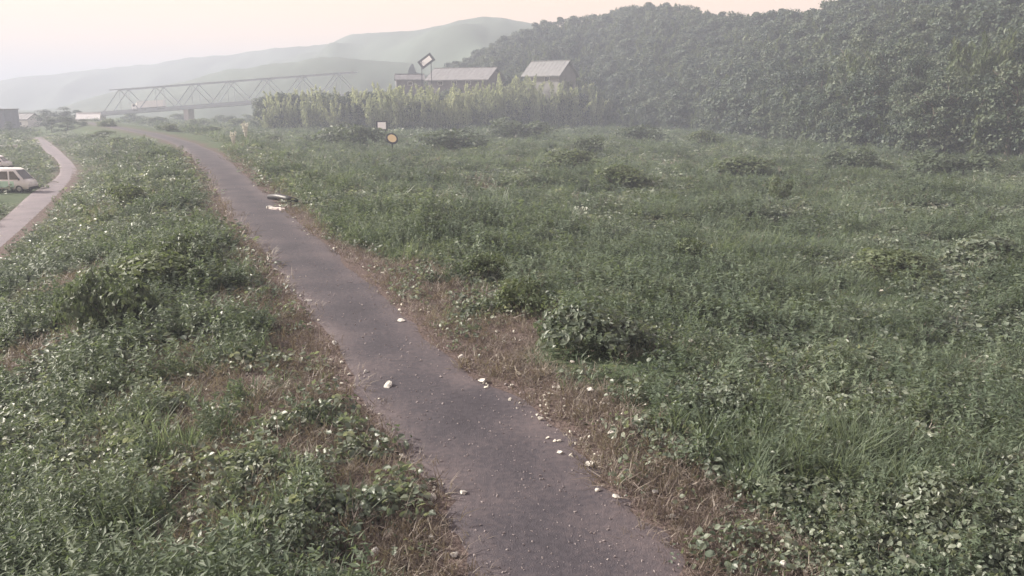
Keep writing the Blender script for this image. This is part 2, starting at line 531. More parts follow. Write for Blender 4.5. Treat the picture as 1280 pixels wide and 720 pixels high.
mountain('mountain', [(-500, 130, 2300), (-100, 116, 2300), (60, 93, 2250), (180, 78, 2150), (260, 68, 2000), (330, 60, 1850), (420, 47, 1500), (436, 40, 1400), (520, 33, 1250), (575, 21, 1150), (605, 16, 1100),
                      (650, 22, 1080), (720, 40, 1050), (900, 30, 1000), (1150, 30, 1000), (1500, 60, 1000)], 420, 40)
mountain('mountain_range', [(-300, 140, 1350), (40, 139, 1300), (100, 127, 1250), (140, 113, 1200), (180, 109, 1150), (250, 94, 1080), (330, 77, 1000), (430, 70, 900), (520, 76, 860)], 240, 52)

# ------------------------------------------------------------------ foliage builders
def cloud(C, N, L, W, droop=None, seed=0):
    """pointed four-cornered leaves: centres, normals, lengths, widths -> mesh with a random number per leaf"""
    r = np.random.default_rng(seed)
    C, N = np.asarray(C, float), np.asarray(N, float)
    n = len(C)
    N = N / (np.linalg.norm(N, axis=1, keepdims=True) + 1e-9)
    A = np.cross(N, r.normal(size=(n, 3))) if droop is None else np.asarray(droop, float) - N * np.sum(np.asarray(droop, float) * N, 1, keepdims=True)
    A = A / (np.linalg.norm(A, axis=1, keepdims=True) + 1e-9)
    B = np.cross(N, A)
    L, W = np.broadcast_to(L, (n,))[:, None], np.broadcast_to(W, (n,))[:, None]
    V = np.stack((C - A * L * .5, C - A * L * .05 + B * W * .5 + N * W * .12, C + A * L * .5 - N * W * .1, C - A * L * .05 - B * W * .5 + N * W * .12), 1).reshape(-1, 3)
    me = mesh_np('leaves', V, np.arange(4 * n).reshape(n, 4))
    attr(me, 'v', r.random(n), 'FACE')
    return me

def sphere_pts(n, r):
    d = r.normal(size=(n, 3))
    return d / np.linalg.norm(d, axis=1, keepdims=True)

def crown_mesh(h0, h1, rad, clumps, per, leaf, seed, flatten=.7):
    r = np.random.default_rng(seed)
    CC, NN = [], []
    for k in range(clumps):
        t = r.random() ** .8
        z = h0 + (h1 - h0) * t
        w = rad * math.sqrt(max(.05, 1 - (2 * t - .85) ** 2 * .75)) 
        a, q = r.random() * 6.283, math.sqrt(r.random()) * w * .85
        c = np.array((math.cos(a) * q, math.sin(a) * q, z))
        cr = rad * (.26 + .26 * r.random())
        d = sphere_pts(per, r)
        d[:, 2] = np.where(d[:, 2] < -.3, -d[:, 2], d[:, 2])
        rr = cr * (.55 + .5 * r.random((per, 1)))
        CC.append(c + d * rr * (1, 1, flatten)); NN.append(d + r.normal(size=(per, 3)) * .45 + (0, 0, .35))
    C, N = np.vstack(CC), np.vstack(NN)
    s = leaf * (.6 + .8 * r.random(len(C)))
    return cloud(C, N, s * 1.3, s * .8, None, seed)

def trunk_mesh(h, r0, limbs, seed, spread=2.2):
    r = random.Random(seed)
    bm = bmesh.new()
    pts = [Vector((0, 0, -.4))]
    for i in range(1, 6):
        pts.append(Vector((r.uniform(-.25, .25) * i * .4, r.uniform(-.25, .25) * i * .4, h * i / 5)))
    tube(bm, pts, [r0 * 1.25, r0, r0 * .8, r0 * .6, r0 * .4, r0 * .15], 7)
    for k in range(limbs):
        b = pts[2 + k % 3].lerp(pts[3 + k % 3], r.random())
        a = k * 2.4 + r.random()
        e = b + Vector((math.cos(a) * spread, math.sin(a) * spread, h * .22))
        tube(bm, [b, b.lerp(e, .5) + Vector((0, 0, -.2)), e], [r0 * .4, r0 * .28, r0 * .08], 5)
    return bm_mesh(bm, 'trunk', True)

def bamboo_meshes(seed, h=11.5, n=12, leaf=.5):
    r = np.random.default_rng(seed)
    bm = bmesh.new()
    C, N, D = [], [], []
    for k in range(n):
        a, q = r.random() * 6.283, math.sqrt(r.random()) * 1.7
        base = np.array((math.cos(a) * q, math.sin(a) * q, -.3))
        lean = r.normal(size=2) * .9
        hh = h * (.72 + .38 * r.random())
        pt = lambda t: base + np.array((lean[0] * t * t * 1.6, lean[1] * t * t * 1.6, hh * (t - .10 * t ** 4)))
        tube(bm, [Vector(pt(t)) for t in (0, .25, .5, .75, 1)], [.06, .055, .045, .03, .01], 5)
        m = 115
        t = .22 + .80 * r.random(m) ** .8
        for tt in t:
            w = .9 * (1.05 - tt) + .22
            off = r.normal(size=3) * w * .55
            C.append(pt(tt) + off)
            N.append(r.normal(size=3) + (0, 0, .2))
            D.append((off[0] * .7, off[1] * .7, -.9 + r.normal() * .7))
    C = np.array(C)
    s = leaf * (.7 + .7 * r.random(len(C)))
    return bm_mesh(bm, 'stem', True), cloud(C, N, s * 1.7, s * .45, D, seed)

# ------------------------------------------------------------------ scattering (one object per kind of ground cover)
PROTO_COL = {}
def scatter(name, protos, P, rot, scl, pick, kind='stuff', upright=False):
    """a point cloud that carries one plant per point"""
    pc = bpy.data.collections.new(name + ' plants')
    for i, me in enumerate(protos):
        o = bpy.data.objects.new(f'{name} {i:02d}', me)
        pc.objects.link(o)
    PROTO_COL[name] = pc
    me = bpy.data.meshes.new(name)
    me.from_pydata(np.asarray(P).tolist(), [], [])
    attr(me, 'turn', rot, 'POINT', 'FLOAT_VECTOR')
    scl = np.asarray(scl, float)
    attr(me, 'size', np.stack((scl, scl, scl if upright else np.minimum(scl, .85 + .15 * scl)), -1), 'POINT', 'FLOAT_VECTOR')
    attr(me, 'pick', np.asarray(pick, np.int32), 'POINT', 'INT')
    o = obj(name, me)
    ng = bpy.data.node_groups.new(name, 'GeometryNodeTree')
    ng.interface.new_socket('Geometry', in_out='INPUT', socket_type='NodeSocketGeometry')
    ng.interface.new_socket('Geometry', in_out='OUTPUT', socket_type='NodeSocketGeometry')
    n, l = ng.nodes, ng.links
    gi, go = n.new('NodeGroupInput'), n.new('NodeGroupOutput')
    ip = n.new('GeometryNodeInstanceOnPoints')
    ci = n.new('GeometryNodeCollectionInfo')
    ci.inputs[0].default_value = pc
    ci.inputs[1].default_value = True
    ci.inputs[2].default_value = True
    def named(a, t):
        q = n.new('GeometryNodeInputNamedAttribute'); q.data_type = t; q.inputs[0].default_value = a; return q.outputs[0]
    ip.inputs['Pick Instance'].default_value = True
    l.new(gi.outputs[0], ip.inputs['Points'])
    l.new(ci.outputs[0], ip.inputs['Instance'])
    l.new(named('pick', 'INT'), ip.inputs['Instance Index'])
    er = n.new('FunctionNodeEulerToRotation')
    l.new(named('turn', 'FLOAT_VECTOR'), er.inputs[0])
    l.new(er.outputs[0], ip.inputs['Rotation'])
    l.new(named('size', 'FLOAT_VECTOR'), ip.inputs['Scale'])
    l.new(ip.outputs[0], go.inputs[0])
    md = o.modifiers.new('plants', 'NODES')
    md.node_group = ng
    return tag(o, kind=kind)

def with_mat(me, mat):
    me.materials.append(mat)
    return me

def weed_mesh(seed, n=16, leaf=.085, rad=.24, height=.26):
    r = np.random.default_rng(seed)
    V, Fc, vv = [], [], []
    for k in range(n):
        a, q = r.random() * 6.283, rad * math.sqrt(r.random())
        c = np.array((math.cos(a) * q, math.sin(a) * q, height * (.15 + 1.05 * r.random()) * (1.1 - q / rad * .5)))
        nrm = np.array((math.cos(a) * .7, math.sin(a) * .7, 1.0)) + r.normal(size=3) * .6
        nrm /= np.linalg.norm(nrm)
        A = np.cross(nrm, r.normal(size=3)); A /= np.linalg.norm(A); B = np.cross(nrm, A)
        s = leaf * (.55 + .8 * r.random())
        b = len(V)
        prof = [(-.5, 0, 0), (-.3, .30, .06), (.05, .40, .09), (.32, .22, .03), (.55, 0, -.10), (.32, -.22, .03), (.05, -.40, .09), (-.3, -.30, .06), (.02, 0, -.02)]
        for (u, v, w) in prof:
            V.append(c + (A * u + B * v + nrm * w) * s)
        for i in range(8):
            Fc.append((b + i, b + (i + 1) % 8, b + 8))
        rv = r.random()
        vv += [rv] * 8
    me = mesh_np('weed', V, Fc)
    attr(me, 'v', vv, 'FACE')
    return me

def tuft_mesh(seed, n=26, h=.45, rad=.13, w=.012, lean=.55):
    r = np.random.default_rng(seed)
    V, Fc, vv = [], [], []
    for k in range(n):
        a, q = r.random() * 6.283, rad * math.sqrt(r.random())
        p = np.array((math.cos(a) * q, math.sin(a) * q, -.02))
        b = a + r.normal() * .9
        d = np.array((math.cos(b), math.sin(b), 0.0))
        s = np.array((-d[1], d[0], 0.0))
        hh, ln = h * (.5 + .6 * r.random()), lean * (.3 + r.random())
        i0 = len(V)
        for t, ww in ((0, 1.0), (.5, .8), (.85, .45), (1.0, 0)):
            c = p + d * hh * ln * t * t + np.array((0, 0, hh * t * (1 - .25 * ln * t)))
            if ww: V += [c + s * w * ww, c - s * w * ww]
            else: V.append(c)
        Fc += [(i0, i0 + 1, i0 + 3, i0 + 2), (i0 + 2, i0 + 3, i0 + 5, i0 + 4), (i0 + 4, i0 + 5, i0 + 6)]
        vv += [r.random()] * 3
    me = mesh_np('tuft', V, Fc)
    attr(me, 'v', vv, 'FACE')
    return me

def stalk_mesh(seed, n=5, h=.9):
    r = np.random.default_rng(seed)
    C, N, D = [], [], []
    for k in range(n):
        a, q = r.random() * 6.283, .18 * math.sqrt(r.random())
        p = np.array((math.cos(a) * q, math.sin(a) * q, 0.0)); ln = r.normal(size=2) * .15
        hh = h * (.6 + .5 * r.random())
        for j in range(16):
            t = .1 + .9 * j / 15
            b = j * 2.4 + r.random()
            d = np.array((math.cos(b), math.sin(b), .35))
            C.append(p + np.array((ln[0] * t, ln[1] * t, hh * t)) + d * .06 * (1.2 - t))
            N.append(np.array((-d[0] * .4, -d[1] * .4, 1.0)) + r.normal(size=3) * .3); D.append(d)
    s = .10 * (.7 + .6 * r.random(len(C)))
    return cloud(C, N, s * 1.3, s * .45, D, seed)

def frustum_points(n, dmin, dmax, seed, margin=1.18):
    """places on the ground, thinning out with distance"""
    r = np.random.default_rng(seed)
    d = dmin * (dmax / dmin) ** r.random(n)
    x = (r.random(n) * 2 - 1) * (.64 * d * margin + 1.0)
    return x, d

def track_free(x, y, pad):
    """signed clearance from the tracks: >0 on the verge"""
    d, s = seg_dist(x, y, PC)
    half = np.interp(y, PC[:, 1], np.linalg.norm(PR - PL, axis=1) * .5 * .88)
    dr, _ = seg_dist(x, y, RC)
    return (d - half + fbm(x, y, 1.8, 77) * .35 > pad + np.clip(y - 30, 0, 200) * .004 + np.clip((y - 90) * .08, 0, 13)) & (dr > 2.1 + pad * .4), d - half, s

def hill_front(x, y):
    fx = np.array([p.x for p in F0]); fy = np.array([p.y for p in F0])
    k = np.arctan2(x, y); fk = np.arctan2(fx, fy)
    lim = np.interp(k, fk, np.hypot(fx, fy), left=1e9)
    return np.hypot(x, y) < lim + 4

VEH = [ground(16, 246)[:2], ground(4, 218)[:2], ground(30, 250)[:2]]
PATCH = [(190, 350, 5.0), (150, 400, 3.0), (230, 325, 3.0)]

def cover(name, protos, n, dmin, dmax, seed, pad, accept, size, tilt=.25):
    x, y = frustum_points(n, dmin, dmax, seed)
    ok, clear, side = track_free(x, y, pad)
    r = np.random.default_rng(seed + 1)
    ok &= hill_front(x, y)
    for vx, vy in VEH: ok &= np.hypot(x - vx, (y - vy) * .6) > 3.2
    ok &= r.random(n) < accept(x, y, clear, side)
    x, y = x[ok], y[ok]
    z = terrain(x, y)
    m = len(x)
    rot = np.stack((r.normal(size=m) * tilt, r.normal(size=m) * tilt, r.random(m) * 6.283), -1)
    s = size(y) * (.65 + .7 * r.random(m)) * (1 + .35 * fbm(x, y, 5, 61))
    return scatter(name, protos, np.stack((x, y, z - .01), -1), rot, s, r.integers(0, len(protos), m))

grow = lambda y: np.clip((y / 13) ** .62, .85, 5.5)
def acc_weed(x, y, c, s):
    so = soil_amount(x, y)
    return np.clip(.97 - so * .945, .025 + .22 * np.clip(fbm(x, y, 1.4, 44) * 3, 0, 1), 1) * np.where((s > 0) & (y > 22), .62, 1) * np.clip(.62 + 2.0 * fbm(x, y, 1.5, 55, 2) + np.clip((y - 18) / 40, 0, .4), .03, 1) * np.clip(.62 + fbm(x, y, 6, 5) * .9, .15, 1)
cover('broad_leaf_weeds', [with_mat(weed_mesh(k, 18 + 3 * k, (.070, .105, .085, .06, .095)[k], .24 + .03 * k, .25 + .06 * (k % 3)), M['weed']) for k in range(5)],
      150000, 6.3, 330, 100, .22, acc_weed, grow)
cover('meadow_grass', [with_mat(tuft_mesh(10 + k, 26, .20 + .05 * k, .16, .009, .8), M['grass']) for k in range(4)],
      100000, 6.3, 420, 200, .25, lambda x, y, c, s: np.clip(.8 - soil_amount(x, y) * .95, .02, 1) * np.clip(np.where((s > 0) & (y > 20), .9, .30) + fbm(x, y, 5, 91) * 1.1, .06, 1), grow)
cover('tall_weeds', [with_mat(stalk_mesh(20 + k, 6, .65 + .12 * k), M['tall']) for k in range(4)],
      40000, 6.5, 330, 300, .9, lambda x, y, c, s: np.clip((fbm(x, y, 7, 15) + .1) * 2.2, .10, 1) * np.clip(1 - 1.3 * soil_amount(x, y), .005, 1), lambda y: np.clip((y / 16) ** .55, .7, 4.5))
cover('tall_grass', [with_mat(tuft_mesh(50 + k, 34, .62 + .12 * k, .20, .009, .7), M['grass']) for k in range(3)],
      26000, 7.0, 330, 350, .9, lambda x, y, c, s: np.clip((fbm(x, y, 6, 123) - .12) * 3.5, 0, 1) * np.clip(1 - 1.2 * soil_amount(x, y), 0, 1) * np.where(s > 0, 1, .2), lambda y: np.clip((y / 14) ** .6, .7, 4.5))
cover('dry_grass', [with_mat(tuft_mesh(30 + k, 16, .14 + .05 * k, .20, .006, 1.3), M['dry']) for k in range(3)],
      75000, 6.3, 200, 400, -.30, lambda x, y, c, s: np.clip(soil_amount(x, y) * .9 + .14, 0, 1) * np.clip(c / .9 + .30, .06, 1), lambda y: np.clip((y / 13) ** .6, .8, 3.5), .5)

def pebble(seed, flat=.6):
    r = random.Random(seed)
    bm = bmesh.new()
    bmesh.ops.create_icosphere(bm, subdivisions=2, radius=.5)
    ph = [r.uniform(0, 6) for _ in range(6)]
    cut = [(Vector((r.gauss(0, 1), r.gauss(0, 1), r.gauss(0, 1))).normalized(), r.uniform(.20, .36)) for _ in range(11)]
    for v in bm.verts:
        for nn, dd in cut:                                # broken flat faces
            e = v.co.dot(nn) - dd
            if e > 0: v.co -= nn * e
        v.co *= 1 + .06 * math.sin(v.co.x * 11 + ph[0]) * math.sin(v.co.y * 9 + ph[1])
        v.co.z *= flat
        v.co.x *= 1.25
    return bm_mesh(bm, 'stone')
PEB = [pebble(k, .45 + .08 * k) for k in range(4)]
gr_mat = plain('gravel chips', (.26, .23, .23), .85, 0, .45, 20, .3)
n_g = 7000
r_ = np.random.default_rng(5)
x_, y_ = frustum_points(n_g * 3, 6.3, 60, 500)
d_, s_ = seg_dist(x_, y_, PC)
k_ = d_ < 2.6
x_, y_ = x_[k_], y_[k_]
scatter('gravel', [with_mat(p.copy(), gr_mat) for p in PEB], np.stack((x_, y_, np.maximum(terrain(x_, y_), 0) + .03), -1),
        r_.random((len(x_), 3)) * 6.28, .012 + .035 * r_.random(len(x_)) ** 3 * np.clip(y_ / 10, 1, 2), r_.integers(0, 4, len(x_)))

fl_mat = plain('pale chips', (.45, .43, .38), .8, 0, .4, 6, .3)
n_g = 26000
x_, y_ = frustum_points(n_g, 6.3, 70, 520)
k_ = r_.random(n_g) < .08 + .6 * np.clip(soil_amount(x_, y_), 0, 1) * .5
x_, y_ = x_[k_], y_[k_]
d_, s_ = seg_dist(x_, y_, PC)
k_ = (d_ > 1.1) & (fbm(x_, y_, 2.2, 88) > .1)
x_, y_ = x_[k_], y_[k_]
scatter('pale_gravel', [with_mat(p.copy(), fl_mat) for p in PEB], np.stack((x_, y_, terrain(x_, y_) + np.where(soil_amount(x_, y_) > .5, .04, .2)), -1),
        r_.normal(size=(len(x_), 3)) * (.4, .4, 3), .03 + .07 * r_.random(len(x_)) ** 2 * np.clip(y_ / 11, .8, 2.5), r_.integers(0, 4, len(x_)))

# ------------------------------------------------------------------ wooded hillside
hill_protos = [with_mat(crown_mesh(1.5, 9 + k, 3.4 + .4 * k, 18, 85, .52, 800 + k), M['tree']) for k in range(4)]
hb = []
for k in range(2):
    s_, f_ = bamboo_meshes(850 + k, 11, 7, .9)
    hb.append(with_mat(f_, M['bush']))
P, pk, sz = [], [], []
for i in range(NH - 1):
    L = (F0[i] - F0[i + 1]).length
    D = (F0[i] - G0[i]).length
    for k in range(int(L * D / 13)):
        t = RNG.random()
        a, b = hill_point(i, t), hill_point(i + 1, t)
        p = a.lerp(b, RNG.random())
        if math.atan2(p.x, p.y) > R(40): continue
        P.append(tuple(p + Vector((0, 0, -1)))); pk.append(RNG.integers(0, 4) if RNG.random() > .25 else 4 + RNG.integers(0, 2)); sz.append(.65 + .45 * RNG.random())
P = np.array(P)
rot = np.zeros((len(P), 3)); rot[:, 2] = RNG.random(len(P)) * 6.28
scatter('hillside_woods', hill_protos + hb, P, rot, np.array(sz), pk, upright=True)

# ------------------------------------------------------------------ trees
def tree_kinds(specs):
    out = []
    for (h, rad, cl, per, leaf, seed, mat) in specs:
        out.append((trunk_mesh(h * .8, .05 * rad + .1, 6, seed, rad * .6), with_mat(crown_mesh(h * .16, h * .92, rad, cl, per, leaf, seed), mat)))
    return out
TREES = tree_kinds([(13, 4.4, 26, 125, .33, 1, M['tree']), (15, 4.0, 26, 125, .33, 2, M['tree']), (11, 4.6, 24, 125, .32, 3, M['tree']), (17, 4.8, 30, 125, .35, 4, M['tree'])])
BAMB = [bamboo_meshes(60 + k, 11 + .6 * k, 12, .46) for k in range(4)]
for a, b in TREES: a.materials.append(M['bark'])
for a, b in BAMB:
    a.materials.append(M['culm']); b.materials.append(M['bamboo'])

BAMB_GREEN = []
for a, b in BAMB:
    c_ = b.copy(); c_.materials.clear(); c_.materials.append(M['bush']); BAMB_GREEN.append((a, c_))

def place_tree(name, kinds, k, loc, scale, rz, label, cat, group, parts):
    t = thing(name, label, cat, loc, rz, group, scale)
    obj(parts[0], kinds[k][0], None, t)
    obj(parts[1], kinds[k][1], None, t)
    return t

foot = lambda px: (np.interp(px, [r[0] for r in foot_px], [r[1] for r in foot_px]), np.interp(px, [r[0] for r in foot_px], [r[2] for r in foot_px]))
def foot_loc(px, back):
    d = foot(px)[1] + back
    x = (px - 640) / FPX / (CP + (360 - foot(px)[0]) / FPX * SP) * d
    return Vector((x, d, -2.4 + back * .05))

# bamboo grove: tall pale clumps in front of the houses
top_b = [(325, 128), (345, 118), (390, 110), (480, 108), (560, 107), (640, 98), (690, 97), (750, 106)]
i = 0
for row, (back, step, off) in enumerate(((0, 16.5, 0), (9, 19, 8))):
    px = 336 + off
    k = 0
    while px < 752:
        q = px + rnd.uniform(-4, 4)
        loc = foot_loc(q, back + rnd.uniform(-3, 3))
        ty = np.interp(q, [a for a, b in top_b], [b for a, b in top_b]) + rnd.choice((-7, -3, 0, 3, 8, 13)) + rnd.uniform(-3, 3)
        H = at(q, ty, loc.y).z - loc.z
        kk = rnd.randrange(4)
        sc = H / (11 + .6 * kk)
        place_tree('bamboo', BAMB, kk, loc, (max(.8, sc * .95), max(.8, sc * .95), sc), rnd.uniform(0, 6.28),
                   f'pale feathery bamboo clump, {ordinal(k)} from left in {"front" if row == 0 else "rear"} row of the grove', 'bamboo', 'bamboo clumps of the grove below the houses', ('stem', 'foliage'))
        px += step; k += 1

# forest edge on the right
top_t = [(750, 118), (800, 112), (850, 104), (900, 92), (960, 80), (1010, 62), (1060, 50), (1110, 44), (1180, 46), (1230, 34), (1280, 26), (1340, 20)]
for row, (back, step, off, dy) in enumerate(((2, 30, 0, 52), (9, 34, 15, 22), (17, 40, 4, 0))):
    px = 770 + off; k = 0
    while px < 1330:
        q = px + rnd.uniform(-7, 7)
        loc = foot_loc(q, back + rnd.uniform(-2, 2))
        ty = np.interp(q, [a for a, b in top_t], [b for a, b in top_t]) + dy + rnd.uniform(-9, 14)
        H = at(q, min(ty, 150), loc.y).z - loc.z
        kk = rnd.randrange(4)
        h0 = (13, 15, 11, 17)[kk]
        sc = H / h0
        place_tree('forest_tree', TREES, kk, loc, (max(.6, sc * rnd.uniform(.8, 1.0)),) * 2 + (sc,), rnd.uniform(0, 6.28),
                   f'dark leafy tree, {ordinal(k)} from left in {("front", "middle", "rear")[row]} row of the forest edge', 'tree', 'trees along the edge of the forest', ('trunk', 'crown'))
        px += step * (1 if row else rnd.choice((1, 1, 1.2))); k += 1
# bamboo leaning out of the wood at the upper right
for k, (px, ty, back) in enumerate(((1190, 44, 8), (1222, 30, 9), (1252, 34, 8), (1278, 24, 9), (1075, 58, 11), (1040, 72, 12))):
    loc = foot_loc(px, back)
    kk = k % 4
    sc = (at(px, ty, loc.y).z - loc.z) / (11 + .6 * kk)
    nm = ('first', 'second', 'third', 'fourth')[k] if k < 4 else None
    place_tree('bamboo', BAMB_GREEN, kk, loc, (sc * .85, sc * .85, sc), k * 1.3,
               f'green bamboo in the dark wood, {nm} from left near the right border' if nm else
               ('feathery bamboo standing out among dark trees right of the hill dip', 'smaller feathery bamboo among dark trees just below the hill dip')[k - 4], 'bamboo', 'bamboo standing out of the wood', ('stem', 'foliage'))

# hazy trees far away on the left
far_trees = [(20, 160, 300, 137), (40, 163, 290, 141), (60, 160, 280, 137), (80, 158, 280, 134), (98, 155, 300, 137), (114, 152, 330, 142), (14, 172, 240, 152), (66, 172, 230, 148), (86, 172, 225, 146), (104, 168, 230, 149)]
for k, (px, by, d, ty) in enumerate(far_trees):
    b = at(px, by, d); b.z = LOW
    H = max(3, at(px, ty, d).z - b.z)
    kk = k % 3
    sc = H / (13, 15, 11)[kk]
    place_tree('far_tree', TREES, kk, b, (sc * 1.5, sc * 1.5, sc), k * 1.1, f'hazy grey green tree beyond the gravel road, {ordinal(k if k < 6 else k - 6)} in the {"far" if k < 6 else "nearer"} clump', 'tree', 'hazy trees at the left horizon', ('trunk', 'crown'))

# ------------------------------------------------------------------ shrubs
def bush_kind(seed, mat, rad, h, cl, per, leaf):
    bm = bmesh.new()
    r = random.Random(seed)
    for k in range(6):
        a = k * 1.05
        tube(bm, [(0, 0, -.15), (math.cos(a) * rad * .3, math.sin(a) * rad * .3, h * .3), (math.cos(a) * rad * .55, math.sin(a) * rad * .55, h * .65)], [.03, .02, .008], 5)
    return with_mat(bm_mesh(bm, 'stem'), M['bark']), with_mat(crown_mesh(-.05, h * .8, rad, cl, per, leaf, seed, .75), mat)
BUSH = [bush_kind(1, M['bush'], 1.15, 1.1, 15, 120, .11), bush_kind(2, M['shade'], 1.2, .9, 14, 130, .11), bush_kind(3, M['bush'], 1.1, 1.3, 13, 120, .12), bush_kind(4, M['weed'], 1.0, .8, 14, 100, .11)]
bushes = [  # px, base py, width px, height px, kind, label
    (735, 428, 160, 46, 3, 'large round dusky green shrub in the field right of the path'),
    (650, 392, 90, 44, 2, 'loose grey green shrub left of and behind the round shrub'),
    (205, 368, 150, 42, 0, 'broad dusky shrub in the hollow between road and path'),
    (150, 416, 100, 62, 1, 'shade-dark narrow shrub below the hollow on the left slope'),  # dark leaf colour stands in for the hollow's shade, next shrub too
    (235, 342, 80, 40, 1, 'small shade-dark shrub on the path side of the hollow'),
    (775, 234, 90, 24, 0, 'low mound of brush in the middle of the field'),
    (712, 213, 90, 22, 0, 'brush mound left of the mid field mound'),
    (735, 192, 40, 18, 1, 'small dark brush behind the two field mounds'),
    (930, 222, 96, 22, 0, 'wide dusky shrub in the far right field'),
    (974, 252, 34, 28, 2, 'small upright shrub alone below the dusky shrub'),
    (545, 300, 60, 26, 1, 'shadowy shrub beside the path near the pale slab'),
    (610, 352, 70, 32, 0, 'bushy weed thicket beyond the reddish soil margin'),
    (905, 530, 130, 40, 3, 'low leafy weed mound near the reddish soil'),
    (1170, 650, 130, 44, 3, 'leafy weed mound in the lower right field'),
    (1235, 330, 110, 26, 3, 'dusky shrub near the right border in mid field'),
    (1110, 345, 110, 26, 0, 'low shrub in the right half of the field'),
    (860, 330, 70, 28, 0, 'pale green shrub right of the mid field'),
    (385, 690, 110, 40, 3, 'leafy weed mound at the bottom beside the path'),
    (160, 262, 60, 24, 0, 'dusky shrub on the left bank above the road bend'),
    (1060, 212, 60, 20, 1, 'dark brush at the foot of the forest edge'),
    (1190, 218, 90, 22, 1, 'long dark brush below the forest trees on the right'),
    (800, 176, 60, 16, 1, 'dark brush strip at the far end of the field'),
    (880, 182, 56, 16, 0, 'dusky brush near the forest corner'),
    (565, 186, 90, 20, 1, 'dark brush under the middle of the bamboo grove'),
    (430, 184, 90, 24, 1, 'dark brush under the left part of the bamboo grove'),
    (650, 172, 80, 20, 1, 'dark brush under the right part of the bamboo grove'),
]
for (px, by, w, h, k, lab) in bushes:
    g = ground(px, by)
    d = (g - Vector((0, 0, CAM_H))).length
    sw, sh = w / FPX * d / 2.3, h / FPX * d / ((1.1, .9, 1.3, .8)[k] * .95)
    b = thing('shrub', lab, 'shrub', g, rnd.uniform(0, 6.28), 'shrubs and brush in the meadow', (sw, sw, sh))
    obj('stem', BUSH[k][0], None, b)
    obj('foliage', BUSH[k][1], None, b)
scrub = [(135, 158), (165, 152), (195, 156), (225, 150), (250, 158), (280, 152), (300, 158), (318, 150), (210, 163), (262, 168), (340, 178), (130, 172), (150, 180)]
for k, (px, by) in enumerate(sorted(scrub)):
    g = ground(px, by)
    sw = g.y * .012 * rnd.uniform(.8, 1.3)
    b = thing('shrub', f'distant hazy scrub clump below the bridge, {ordinal(k)} from the left', 'shrub', g, k * 1.7, 'far scrub below the bridge', (sw * 1.5, sw, sw * .6))
    obj('stem', BUSH[k % 2 * 2][0], None, b)
    obj('foliage', BUSH[k % 2 * 2][1], None, b)

# pampas tufts
for k, (px, by, ty, lab) in enumerate(((293, 192, 166, 'pale pampas grass tuft by the far path, left and nearer of the pair'), (308, 184, 155, 'pale pampas grass tuft by the far path, right and taller of the pair'))):
    g = ground(px, by)
    H = (by - ty) / FPX * g.y
    t = thing('pampas_grass', lab, 'grass tuft', g, k, 'pale pampas grass by the far path')
    sm = tuft_mesh(70 + k, 40, H * .6, H * .10, .03, .8); sm.materials.append(M['grass']); obj('leaf_tuft', sm, None, t)
    C, N, D = [], [], []
    for j in range(260):
        a = j * 2.4; s = j % 9
        q = rnd.random()
        base = Vector((math.cos(s * .7) * .12 * H * q, math.sin(s * .7) * .12 * H * q, H * (.45 + .55 * q)))
        C.append(tuple(base + Vector((rnd.gauss(0, .05), rnd.gauss(0, .05), rnd.gauss(0, .05))) * H * .6 * (1.1 - abs(q - .5))))
        N.append((math.cos(a), math.sin(a), .2)); D.append((math.cos(a) * .4, math.sin(a) * .4, 1))
    pm = cloud(C, N, .16 * H * .5, .05 * H * .8, D, k); pm.materials.append(M['plume']); obj('plume', pm, None, t)

# ------------------------------------------------------------------ bridge
def make_bridge():
    D = 340.0
    dk = lambda px: at(px, np.interp(px, [125, 328, 500], [144, 128, 116]), D)
    A, B = dk(118), dk(446)
    t = thing('truss_bridge', 'pale blue grey steel truss bridge spanning the valley before the hazy mountains', 'bridge', (A.x, A.y, A.z))
    o = Vector(A)
    L = lambda s: (B - A) * s
    W, H = 8.0, 9.4
    dir_ = (B - A).normalized()
    bm = bmesh.new(); bar(bm, L(0), L(1), W, .9); obj('deck', bm_mesh(bm, 'deck'), M['steel'], t)
    n = 7
    s0, s1 = .055, 1.0
    for side in (-1, 1):
        off = Vector((0, side * W / 2, 0))
        bm = bmesh.new(); bar(bm, L(0) + off + Vector((0, 0, .9)), L(1) + off + Vector((0, 0, .9)), .35, .5); obj('bottom_chord', bm_mesh(bm, 'chord'), M['steel'], t)
        bm = bmesh.new(); bar(bm, L(s0 + .03) + off + Vector((0, 0, H)), L(s1) + off + Vector((0, 0, H)), .34, .38); obj('top_chord', bm_mesh(bm, 'chord'), M['steel'], t)
        for k in range(n):
            a, b, c = s0 + (s1 - s0) * k / n, s0 + (s1 - s0) * (k + .5) / n, s0 + (s1 - s0) * (k + 1) / n
            for p, q in ((a, b), (b, c)):
                z0, z1 = (.9, H) if p == a else (H, .9)
                bm = bmesh.new(); bar(bm, L(p) + off + Vector((0, 0, z0)), L(q) + off + Vector((0, 0, z1)), .24, .30)
                obj('diagonal', bm_mesh(bm, 'diagonal'), M['steel'], t)
            bm = bmesh.new(); bar(bm, L(b) + off + Vector((0, 0, .9)), L(b) + off + Vector((0, 0, H)), .14, .14); obj('upright', bm_mesh(bm, 'upright'), M['steel'], t)
    for k in range(n):
        b = s0 + (s1 - s0) * (k + .5) / n
        bm = bmesh.new(); bar(bm, L(b) + Vector((0, -W / 2, H)), L(b) + Vector((0, W / 2, H)), .3, .3); obj('cross_brace', bm_mesh(bm, 'brace'), M['steel'], t)
    for s in (.02, .36, .70, .98):
        p = L(s)
        z = -3.4 - A.z
        bm = bmesh.new(); add_box(bm, (p.x, p.y, (p.z - .45 + z) / 2), (2.0, W * .8, max(.5, p.z - .45 - z)), 0, .15); obj('pier', bm_mesh(bm, 'pier'), M['concrete'], t)
    return A, B
